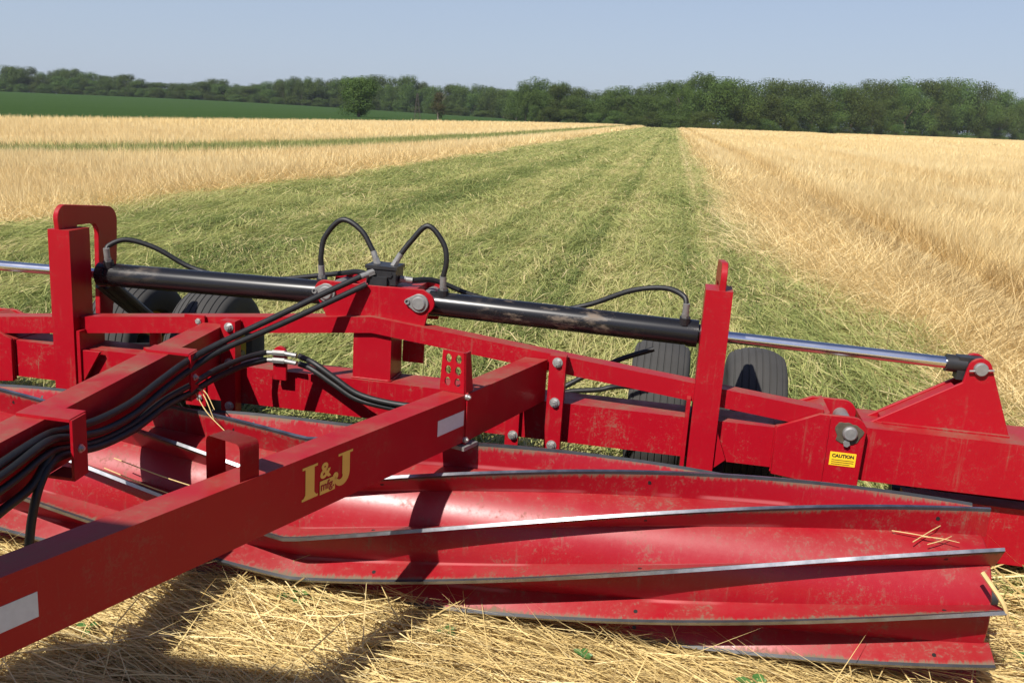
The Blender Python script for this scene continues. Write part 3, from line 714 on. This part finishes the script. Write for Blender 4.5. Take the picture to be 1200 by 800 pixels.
# caution decal writing
def put_front(body, size, x, z, y, mat, parent, width, offset=0):
    ps = text_polys(body, size, offset); xs = [p[0] for q in ps for p in q]; k = width/(max(xs)-min(xs)); b = bmesh.new()
    for q in ps: b.faces.new([b.verts.new((x+(a-min(xs))*k, y, z+c)) for a, c in q])
    r = bmesh.ops.extrude_face_region(b, geom=b.faces[:]); bmesh.ops.translate(b, vec=(0, -.0006, 0), verts=[e for e in r['geom'] if isinstance(e, bmesh.types.BMVert)])
    return part('lettering', b, mat, parent, None)
put_front('CAUTION', .0165, 1.724, .4995, .0160, 'decal_black', pv if False else dc.parent, .075, .0008)
b = bmesh.new()
for k in range(3): merge(b, box(1.724, 1.800-.012*(k == 2), .0152, .0160, .4885-.0075*k, .4905-.0075*k, 0))
part('small_print', b, 'decal_black', dc.parent, None)

# --- rollers
def theta(x, k, L, ph, adv): return ph-k*2*PI/10+adv*(math.sqrt(x*x+.0003)-.017)/L
def chevron(k, cx, L, AY, AZ, ph, adv, r0, r1, n=96, th=.0055):
    b = bmesh.new(); rows = []
    for i in range(n+1):
        x = -L+2*L*i/n; a = theta(x, k, L, ph, adv); row = []
        for r, o in ((r0, -th), (r1-.010, -th), (r1, -th), (r1, th), (r1-.010, th), (r0, th)):
            ca, sa = math.cos(a), math.sin(a)
            row.append(b.verts.new((cx+x, AY-r*ca+o*sa, AZ+r*sa+o*ca)))
        rows.append(row)
    for A, B in zip(rows, rows[1:]):
        for j in range(6):
            f = b.faces.new((A[j], A[(j+1) % 6], B[(j+1) % 6], B[j])); f.material_index = (0, 2, 1, 2, 0, 0)[j]
    for R_ in (rows[0], rows[-1]): b.faces.new(R_)
    for x in (-1.95, -1.1, -.28, .28, 1.1, 1.95):                  # bolt holes through the blade
        if abs(x) > L: continue
        a = theta(x, k, L, ph, adv); r = r1-.038; ca, sa = math.cos(a), math.sin(a)
        c = Vector((cx+x, AY-r*ca, AZ+r*sa)); t = Vector((0, sa, ca))
        merge(b, cyl(c-t*(th+.0006), c+t*(th+.0006), .0065, 10), None, 3)
    return b
def roller(name, cx, L, AY, AZ, ph, adv, paint, RD=RD, RF=RF):
    dr = lathe([(-L+.012, 0), (-L+.012, RD-.004), (-L+.016, RD), (L-.016, RD), (L-.012, RD-.004), (L-.012, 0)], (cx, AY, AZ), 'x', 96)
    ro = part(name, dr, paint, root, .5)
    for k in range(10):
        part('crimping_blade', chevron(k, cx, L, AY, AZ, ph, adv, RD-.004, RF), [paint, 'edge', 'edge_dark', 'decal_black'], ro, .5)
    part('roller_shaft', cyl((cx-L-.06, AY, AZ), (cx+L+.06, AY, AZ), .035, 18), 'black_metal', ro)
    return ro
roller('roller', 0, 2.1, AXY, AXZ, 1.2467, 1.586, 'blade')
for s in (1, -1):
    roller('wing_roller', s*3.62, 1.5, WXY, WXZ, .62, 1.1, 'wing_blade', .155, .225)
    part('wing_lower_beam', box(min(s*2.02, s*4.9), max(s*2.02, s*4.9), .13, .215, .13, .346, .014, 3), 'red_dusty')
for s in (1, -1):
    b = hexa([(s*1.30, .06, .36), (s*1.36, .06, .36), (s*1.36, .18, .36), (s*1.30, .18, .36), (s*1.30, .06, .43), (s*1.36, .06, .43), (s*1.36, .18, .43), (s*1.30, .18, .43)], .003)
    part('roller_hanger', b, 'black_metal')

# --- loose things lying on the machine and green sprouts in the straw
def MW(p): return Matrix.Rotation(TILT, 4, 'Y') @ Vector(p)
def stalk_thing(pts, r, label, name='straw_stalk', group=None):
    P = [MW(p) for p in pts]
    b = tube(P, [r, r, r*.6], 6, 4)
    return tag(link(name, b, 'straw', None, 1.), label, 'straw', group)
stalk_thing([(2.035, -.70, .455), (2.085, -.745, .395), (2.112, -.745, .335)], .0065, 'thick bent straw stalk hanging over the right end of the roller')
for i, p in enumerate([[(1.82, -.55, .482), (1.88, -.56, .484), (1.93, -.575, .487)], [(1.87, -.60, .476), (1.93, -.54, .492), (1.99, -.49, .51)], [(1.91, -.60, .474), (1.95, -.58, .482), (1.985, -.555, .49)], [(1.90, -.57, .484), (1.955, -.575, .487), (2.0, -.585, .486)]]):
    stalk_thing(p, .0015, 'short broken straw bit in the small pile on the roller near its right end', group='straw bits on the roller')
for a in ([(-.60, -.71, .452), (-.38, -.76, .43), (-.18, -.775, .405)], [(-.62, -.735, .425), (-.42, -.78, .40), (-.24, -.79, .375)]):
    stalk_thing(a, .0018, 'long thin straw stem lying across the roller between the two tongue beams', group='straw stems on the roller left of the long tongue beam')
for a in ([(-.47, -.42, .60), (-.36, -.55, .585), (-.22, -.68, .57)], [(-.50, -.36, .61), (-.42, -.45, .60), (-.33, -.56, .565)], [(-.52, -.38, .60), (-.44, -.42, .615), (-.36, -.50, .58)]):
    stalk_thing(a, .0018, 'thin straw stem caught between the frame and the top of the roller', group='straw stems caught behind the roller')

def leaf_mat():
    m, t, p = new_mat('weed_leaf'); co = t.new('ShaderNodeTexCoord').outputs['Object']
    t.put(p.inputs['Base Color'], t.mix(t.noise(co, 30, 4), (.03, .10, .02), (.085, .19, .045))); p.inputs['Roughness'].default_value = .5
    return m
M['leaf'] = leaf_mat()
def weed(x, y, n, size, label):
    b = bmesh.new(); z0 = hz(x, y)+.065
    for k in range(n):
        a = k*2.4+random.random(); e = random.uniform(.15, .8); L = size*random.uniform(.85, 1.4); w = L*.28; rows = []
        for i, (t, ww) in enumerate(((0, .05), (.3, .8), (.6, 1), (.85, .6), (1, .02))):
            r = L*t*math.cos(e); z = z0+L*t*math.sin(e)-L*.35*t*t; sx, sy = -math.sin(a)*w*ww, math.cos(a)*w*ww
            rows.append((b.verts.new((x+r*math.cos(a)+sx, y+r*math.sin(a)+sy, z+.006)), b.verts.new((x+r*math.cos(a), y+r*math.sin(a), z)), b.verts.new((x+r*math.cos(a)-sx, y+r*math.sin(a)-sy, z+.006))))
        for A, B in zip(rows, rows[1:]):
            b.faces.new((A[0], A[1], B[1], B[0])); b.faces.new((A[1], A[2], B[2], B[1]))
    merge(b, cyl((x, y, z0-.06), (x, y, z0+.005), .003, 6))
    return tag(link('weed', b, 'leaf', None, 1.2), label, 'weed')
WEEDS = [(.541, -.771, 5, .036, 'small green weed sprouting through the straw just below the middle of the roller'),
         (.96, -.796, 4, .036, 'small green weed in the straw below the roller, right of the middle'),
         (1.457, -.812, 6, .045, 'green weed at the bottom edge of the picture below the roller'),
         (.018, -.707, 5, .045, 'tiny green sprout in the straw just under the left end of the lowest roller blade'),
         (.11, -.707, 5, .04, 'tiny green sprout next to another one under the roller blades'),
         (2.27, -.44, 4, .045, 'green leaf in the straw beside the right end of the roller'),
         (-.472, -1.057, 4, .036, 'green sprout in the straw under the long tongue beam')]
for wx, wy, n, sz, lb in WEEDS: weed(wx, wy, n, sz, lb)
# ------------------------------------------------------------------ the tractor that pulls it, parked just ahead (its shade lies over the tongue and the straw)
M['tractor_red'] = simple('tractor_paint', (.30, .012, .012), .4, 0, .1, 5, 0, .2)
M['glass'] = simple('dark_cab_glass', (.03, .04, .04), .1, 0, .1, 5)
M['wheel_disc'] = simple('pale_wheel_disc', (.5, .5, .48), .5, 0, .1, 5)
tr = bpy.data.objects.new('tractor', None); COL.objects.link(tr); tr.location = (-.98, -3.46, hz(-1.2, -4))
tag(tr, 'red tractor standing ahead of the implement and shading its tongue', 'tractor')
def tpart(n, bm, m, p=tr): return link(n, bm, m, p, .6)
tpart('body', box(-.38, .38, -4.3, -.55, .75, 1.45, .08, 4), 'tractor_red')
tpart('cab_floor', box(-.5, .5, -1.75, -.15, 1.05, 1.30, .04), 'tractor_red')
tpart('roof', box(-.46, .45, -1.85, .22, 2.46, 2.62, .07, 4), 'tractor_red')
for x in (-.40, .40):
    for y in (-1.7, -.10): tpart('roof_post', box(x-.04, x+.04, y-.04, y+.04, 1.3, 2.47, .01), 'black_metal')
    tpart('side_window', box(x-.008, x+.008, -1.62, -.18, 1.32, 2.44, .002), 'glass')
    tpart('fender', prism([(-1.75, 1.0), (-1.55, 1.5), (-1.1, 1.72), (-.55, 1.72), (-.10, 1.5), (.05, 1.2), (-.02, 1.18), (-.2, 1.44), (-.6, 1.64), (-1.08, 1.64), (-1.48, 1.44), (-1.65, 1.0)], 'x', x*1.35-(.0 if x > 0 else .46), x*1.35+(.46 if x > 0 else 0), .01), 'tractor_red')
tpart('rear_window', box(-.36, .36, -.108, -.092, 1.62, 2.44, .002), 'glass')
tpart('rear_panel', box(-.36, .36, -.12, -.08, 1.25, 1.60, .02), 'tractor_red')
def twheel(x, y, R_, w):
    wh = tpart('wheel', lathe([(-.16, 0), (-.16, .12), (-.1, .18), (.1, .18), (.16, .12), (.16, 0)], (x, y, R_), 'x', 20), 'black_metal')
    ty = lathe([(-.36*w, .6*R_), (-.5*w, .72*R_), (-.5*w, .86*R_), (-.42*w, .955*R_), (0, .97*R_), (.42*w, .955*R_), (.5*w, .86*R_), (.5*w, .72*R_), (.36*w, .6*R_)], (x, y, R_), 'x', 56)
    for k in range(22):
        for s in (-1, 1):
            a = 2*PI*(k+.5*(s > 0))/22; c, n_ = math.cos(a), math.sin(a); a2 = a+.2; d, m_ = math.cos(a2), math.sin(a2)
            x0, x1 = (x, x+s*.48*w); r0, r1 = .95*R_, R_
            e = .05
            merge(ty, hexa([(x0, y+r0*math.cos(a), R_+r0*math.sin(a)), (x1, y+r0*math.cos(a2), R_+r0*math.sin(a2)), (x1, y+r0*math.cos(a2+e), R_+r0*math.sin(a2+e)), (x0, y+r0*math.cos(a+e), R_+r0*math.sin(a+e)),
                            (x0, y+r1*math.cos(a), R_+r1*math.sin(a)), (x1, y+r1*math.cos(a2), R_+r1*math.sin(a2)), (x1, y+r1*math.cos(a2+e), R_+r1*math.sin(a2+e)), (x0, y+r1*math.cos(a+e), R_+r1*math.sin(a+e))], 0))
    tpart('tyre', ty, 'rubber', wh); tpart('rim', lathe([(-.3*w, .61*R_), (-.1*w, .5*R_), (.1*w, .2*R_), (.1*w, 0)], (x, y, R_), 'x', 40), 'wheel_disc', wh)
for s in (-1, 1): twheel(s*.80, -.75, .78, .44); twheel(s*.72, -3.6, .55, .34)
tpart('drawbar', box(-.05, .65, -.5, .62, .50, .56, .005), 'black_metal')
# ------------------------------------------------------------------ trees
def leaf_shade(name, dark, mid, light):
    m, t, p = new_mat(name)
    a = t.new('ShaderNodeAttribute'); a.attribute_name = 'tint'
    oi = t.new('ShaderNodeObjectInfo')
    c = t.ramp(a.outputs['Fac'], [(0, dark), (.5, mid), (1, light)])
    hsv = t.new('ShaderNodeHueSaturation'); t.put(hsv.inputs['Color'], c)
    t.put(hsv.inputs['Hue'], t.math('MULTIPLY_ADD', oi.outputs['Random'], .035, .483)); t.put(hsv.inputs['Value'], t.math('MULTIPLY_ADD', oi.outputs['Random'], .5, .75))
    t.put(p.inputs['Base Color'], hsv.outputs[0]); p.inputs['Roughness'].default_value = .7; p.inputs['Specular IOR Level'].default_value = .1
    tr_ = t.new('ShaderNodeBsdfTranslucent'); t.put(tr_.inputs['Color'], hsv.outputs[0]); ms = t.new('ShaderNodeMixShader'); ms.inputs[0].default_value = .3
    t.l.new(p.outputs[0], ms.inputs[1]); t.l.new(tr_.outputs[0], ms.inputs[2]); t.l.new(ms.outputs[0], t.n['Material Output'].inputs['Surface'])
    return m
M['foliage'] = leaf_shade('tree_foliage', (.042, .070, .018), (.075, .112, .027), (.118, .158, .042))
M['brown_foliage'] = leaf_shade('thin_brownish_foliage', (.045, .05, .018), (.085, .082, .034), (.13, .115, .055))

def crown_mesh(name, seed, n_lobes, n_leaf, leaf, low, shape, mat='foliage', fill=1.):
    """unit crown: height 1 (z low..1), radius about .5"""
    r = np.random.default_rng(seed)
    cen, rad = [], []
    for i in range(n_lobes):
        z = low+.12+(1-low-.22)*r.random(); prof = shape(z)
        a = r.random()*6.283; q = prof*math.sqrt(r.random())*.78
        cen.append((q*math.cos(a), q*math.sin(a), z)); rad.append(r.uniform(.10, .20)*(.7+.6*prof/.5))
    cen.append((0, 0, .84)); rad.append(.14)
    cen, rad = np.array(cen), np.array(rad)
    w = rad**2/np.sum(rad**2); k = r.choice(len(rad), n_leaf, p=w)
    d = r.normal(size=(n_leaf, 3)); d /= np.linalg.norm(d, axis=1)[:, None]
    rr = rad[k]*(1-.5*r.random(n_leaf)**2.2)*(1+.18*r.normal(size=n_leaf).clip(-1, 1.6))
    P = cen[k]+d*rr[:, None]*np.array([1, 1, .8])
    P[:, 2] = P[:, 2].clip(low*.9, 1.02)
    nrm = d*1.3+r.normal(size=(n_leaf, 3))*.34+np.array([0, 0, .25]); nrm /= np.linalg.norm(nrm, axis=1)[:, None]
    t1 = np.cross(nrm, r.normal(size=(n_leaf, 3))); t1 /= np.linalg.norm(t1, axis=1)[:, None]; t2 = np.cross(nrm, t1)
    s = leaf*r.uniform(.55, 1.4, n_leaf)[:, None]
    V = np.stack([P-t1*s, P-t2*s*.55, P+t1*s, P+t2*s*.55], 1).reshape(-1, 3)
    me = bpy.data.meshes.new(name); me.vertices.add(len(V)); me.vertices.foreach_set('co', V.ravel().astype(np.float32))
    me.loops.add(n_leaf*4); me.polygons.add(n_leaf); me.loops.foreach_set('vertex_index', np.arange(n_leaf*4, dtype=np.int32))
    me.polygons.foreach_set('loop_start', np.arange(n_leaf, dtype=np.int32)*4); me.update(calc_edges=True)
    lob = r.uniform(-.25, .25, len(rad))
    tint = .45+lob[k]*.9+r.normal(0, .08, n_leaf)
    at = me.attributes.new('tint', 'FLOAT', 'POINT'); at.data.foreach_set('value', np.repeat(tint.clip(0, 1), 4).astype(np.float32))
    me.materials.append(M[mat]); return me
def trunk_mesh(name, seed, top=.62, limbs=6, r0=.028, mat='bark'):
    rd = random.Random(seed); b = tube([(0, 0, -.03), (.01, 0, .15), (rd.uniform(-.03, .03), rd.uniform(-.03, .03), .4), (rd.uniform(-.04, .04), 0, top)], [r0*1.3, r0, r0*.8, r0*.3], 8, 4)
    for i in range(limbs):
        z = rd.uniform(.2, top-.05); a = rd.random()*6.283; L = rd.uniform(.18, .36)
        merge(b, tube([(0, 0, z), (L*.5*math.cos(a), L*.5*math.sin(a), z+.1), (L*math.cos(a), L*math.sin(a), z+.26)], [r0*.5, r0*.35, r0*.1], 5, 3))
    me = bpy.data.meshes.new(name); b.to_mesh(me); b.free(); me.materials.append(M[mat]); return me
dome = lambda z: .5*math.sqrt(max(0, 1-((z-.5)/.56)**2))
tall = lambda z: .46*math.sqrt(max(0, 1-((z-.48)/.6)**2))*(1 if z > .3 else .9)
wide = lambda z: .52*math.sqrt(max(0, 1-((z-.42)/.62)**2))
CROWN = [crown_mesh('crown', 100+i, 34+4*(i % 4), 13000, .0155, .03+.05*(i % 3 == 2), (dome, tall, wide)[i % 3]) for i in range(9)]
TRUNK = [trunk_mesh('trunk', 40+i) for i in range(4)]
CZ, CYAW, CF = 1.589, -.1729, 1109.1
def spot(px, D):
    k = (px-600)/CF*D
    return CAMX+D*math.sin(CYAW)+k*math.cos(CYAW), CAMY+D*math.cos(CYAW)-k*math.sin(CYAW)
def tree(x, y, H, W_, label, cat='tree', group=None, crown=None, trunk=None, name='broadleaf_tree', sink=0):
    o = bpy.data.objects.new(name, None); COL.objects.link(o); o.location = (x, y, hz(x, y)-sink)
    o.scale = (W_, W_, H); o.rotation_euler = (0, 0, random.random()*6.28); tag(o, label, cat, group)
    for nm, me in (('trunk', trunk or random.choice(TRUNK)), ('crown', crown or random.choice(CROWN))):
        c = bpy.data.objects.new(nm, me); COL.objects.link(c); c.parent = o
    return o
SKX = [-80, 0, 17, 40, 58, 80, 95, 112, 126, 147, 160, 175, 200, 215, 232, 250, 265, 280, 300, 330, 350, 375, 400, 440, 470, 482, 493, 503, 520, 540, 560, 580, 590, 602, 622, 640, 655, 668, 690, 702, 720, 735, 752, 780, 792, 806, 822, 840, 880, 930, 960, 1000, 1050, 1075, 1100, 1125, 1140, 1160, 1180, 1200, 1290]
SKY = [88, 85, 81, 81, 89, 83, 84, 87, 91, 88, 93, 99, 98, 100, 97, 94, 97, 103, 101, 94, 92, 95, 94, 92, 92, 96, 105, 103, 100, 101, 102, 106, 106, 98, 93, 97, 102, 108, 109, 105, 105, 102, 99, 98, 93, 91, 93, 97, 96, 99, 101, 98, 97, 95, 97, 101, 107, 115, 121, 127, 132]
LX = [-80, 0, 400, 572, 586, 600, 700, 820, 1000, 1200, 1290]
LD = [470, 455, 455, 425, 400, 288, 286, 264, 330, 420, 465]
def horiz(px): return 110.2+.0421*px
def skyline_height(px, D, x, y): return CZ+(horiz(px)-np.interp(px, SKX, SKY))*1.055/CF*D-hz(x, y)
def wood(px0, px1, label, group, width, rank, sink=0.):
    px = px0
    while px < px1:
        D = float(np.interp(px, LX, LD))+rank*9+random.uniform(-3, 4); x, y = spot(px, D)
        H = skyline_height(px, D, x, y)
        H *= random.uniform(.94, 1.0) if rank else random.uniform(.62, .93)
        w = width*random.uniform(.8, 1.25)*(1 if rank else .85)
        tree(x, y, max(H, 3.5)+sink, max(w, H*.62), label, 'tree', group, sink=sink)
        px += w*.52/D*CF
SEGS = ((-70, 592, 'dark green broadleaf tree in the far wood beyond the bean field on the left', 'trees of the far wood beyond the bean field', 11),
        (580, 815, 'green broadleaf tree in the wood edge where the rolled strip and left golden field end', 'trees of the wood edge at the end of the rows', 9.5),
        (822, 1285, 'dark green broadleaf tree in the tall dense wood beyond the right golden field', 'trees of the tall wood beyond the right field', 13))
for a, b_, lb, gp, w in SEGS:
    for rank in (0, 1): wood(a+8*rank, b_, lb, gp, w, rank, 1.3 if a < 0 else .4)
# low growth along the foot of the woods
for a, b_, lb, gp, w in ((-60, 575, 'low dense shrub at the foot of the far wood beyond the bean field', 'shrubs along the far wood', 7), (592, 1280, 'low dense shrub at the foot of the wood behind the golden fields', 'shrubs along the near wood edge', 6.5)):
    px = a
    while px < b_:
        D = float(np.interp(px, LX, LD))-7+random.uniform(-2, 2); x, y = spot(px, D)
        ww = w*random.uniform(.8, 1.4); tree(x, y, random.uniform(3.6, 6.), ww, lb, 'shrub', gp, name='shrub', sink=1.2); px += ww*.8/D*CF
# single trees in front of the wood
rt = crown_mesh('crown', 300, 44, 15000, .016, .015, lambda z: .5*math.sqrt(max(0, 1-((z-.48)/.56)**2)))
x, y = spot(414, 196); tree(x, y, 7.9, 8.7, 'single dark round tree standing by itself at the edge of the bean field', crown=rt)
x, y = spot(505, 204)
thin = crown_mesh('crown', 301, 18, 2200, .022, .03, lambda z: .34*math.sqrt(max(0, 1-((z-.42)/.5)**2)), 'brown_foliage')
tree(x, y, 5.9, 5.4, 'small thin brownish half dead tree beside the lattice tower', crown=thin, trunk=trunk_mesh('trunk', 77, .92, 9, .022, 'dead_wood'), name='half_dead_tree')
# lattice tower
x, y = spot(481, 204)
tw = bpy.data.objects.new('lattice_tower', None); COL.objects.link(tw); tw.location = (x, y, hz(x, y)); tw.rotation_euler = (0, 0, .5)
tag(tw, 'small rusty lattice tower standing in front of the far wood', 'tower')
Ht, wb, wt = 5.2, .62, .10
legs = [((sx*wb, sy*wb, 0), (sx*wt, sy*wt, Ht)) for sx, sy in ((-1, -1), (1, -1), (1, 1), (-1, 1))]
for p, q in legs: link('leg', cyl(p, q, .025, 6), 'pylon', tw, .6)
b = bmesh.new(); n = 6
for i in range(n):
    t0, t1 = i/n, (i+1)/n
    for j in range(4):
        A = [Vector(legs[j][0]).lerp(Vector(legs[j][1]), t) for t in (t0, t1)]; B = [Vector(legs[(j+1) % 4][0]).lerp(Vector(legs[(j+1) % 4][1]), t) for t in (t0, t1)]
        for p, q in ((A[0], B[1]), (B[0], A[1]), (A[1], B[1])): merge(b, cyl(p, q, .014, 5))
link('bracing', b, 'pylon', tw, .6)
# ------------------------------------------------------------------ light, sky, camera
EL, AZ = math.radians(48), math.atan2(-.40, -.917)
wd = bpy.data.worlds.new('World'); scene.world = wd; wd.use_nodes = True
nt = wd.node_tree; sky = nt.nodes.new('ShaderNodeTexSky'); sky.sky_type = 'NISHITA'; sky.sun_disc = False
sky.sun_elevation = EL; sky.sun_rotation = AZ % (2*PI); sky.air_density = 1.0; sky.dust_density = .85; sky.ozone_density = 3.4; sky.altitude = 300
bg = nt.nodes['Background']; bg.inputs['Strength'].default_value = .066
tm = nt.nodes.new('ShaderNodeMix'); tm.data_type = 'RGBA'; tm.blend_type = 'MULTIPLY'; tm.inputs['Factor'].default_value = 1; tm.inputs[7].default_value = (1.03, .94, 1.06, 1)
nt.links.new(sky.outputs[0], tm.inputs[6]); wn = NT(nt); gen = wn.new('ShaderNodeTexCoord').outputs['Generated']; sp = wn.new('ShaderNodeSeparateXYZ'); wn.put(sp.inputs[0], gen)
hazy = wn.math('MULTIPLY', wn.step(sp.outputs['Z'], .42, .04), .72)     # pale summer haze low in the sky
nt.links.new(wn.mix(hazy, tm.outputs[2], (4.95, 6.0, 7.45)), bg.inputs['Color'])
sl = bpy.data.lights.new('sun', 'SUN'); sl.energy = 4.8; sl.angle = math.radians(.55); sl.color = (1, .955, .88)
so = bpy.data.objects.new('sun', sl); COL.objects.link(so)
sd = Vector((math.sin(AZ)*math.cos(EL), math.cos(AZ)*math.cos(EL), math.sin(EL)))
so.rotation_euler = sd.to_track_quat('Z', 'Y').to_euler(); so.location = (0, 0, 30)
cam = bpy.data.cameras.new('camera'); co = bpy.data.objects.new('camera', cam); COL.objects.link(co); scene.camera = co
cam.sensor_fit = 'HORIZONTAL'; cam.sensor_width = 36; cam.lens = 1109.1/1200*36; cam.clip_start = .05; cam.clip_end = 9000
yaw, pitch, roll = -.172922, .233945, .042
f = Vector((math.sin(yaw)*math.cos(pitch), math.cos(yaw)*math.cos(pitch), -math.sin(pitch)))
r = Vector((math.cos(yaw), -math.sin(yaw), 0)); u = r.cross(f)
r2 = r*math.cos(roll)+u*math.sin(roll); u2 = u*math.cos(roll)-r*math.sin(roll)
co.matrix_world = Matrix(((r2.x, u2.x, -f.x, 1.14898), (r2.y, u2.y, -f.y, -3.31599), (r2.z, u2.z, -f.z, 1.58899), (0, 0, 0, 1)))
hz_b = box(-2750, 2750, -80, 4400, -1.6, 26, 0)
hm = bpy.data.materials.new('haze_air'); hm.use_nodes = True; ht = hm.node_tree; ht.nodes.remove(ht.nodes['Principled BSDF'])
pv_ = ht.nodes.new('ShaderNodeVolumePrincipled'); pv_.inputs['Density'].default_value = .00014; pv_.inputs['Color'].default_value = (.80, .88, 1, 1); pv_.inputs['Anisotropy'].default_value = .2
ht.links.new(pv_.outputs[0], ht.nodes['Material Output'].inputs['Volume'])
M['haze'] = hm; tag(link('haze', hz_b, 'haze'), 'thin summer haze in the air over the fields', 'haze', None, 'stuff')
scene.view_settings.view_transform = 'Standard'; scene.view_settings.look = 'None'
scene.view_settings.exposure = .55; scene.view_settings.gamma = 1; scene.view_settings.use_curve_mapping = False
scene.render.engine = 'CYCLES'; scene.cycles.max_bounces = 5; scene.cycles.diffuse_bounces = 3; scene.cycles.glossy_bounces = 3; scene.cycles.transmission_bounces = 3; scene.cycles.volume_bounces = 0
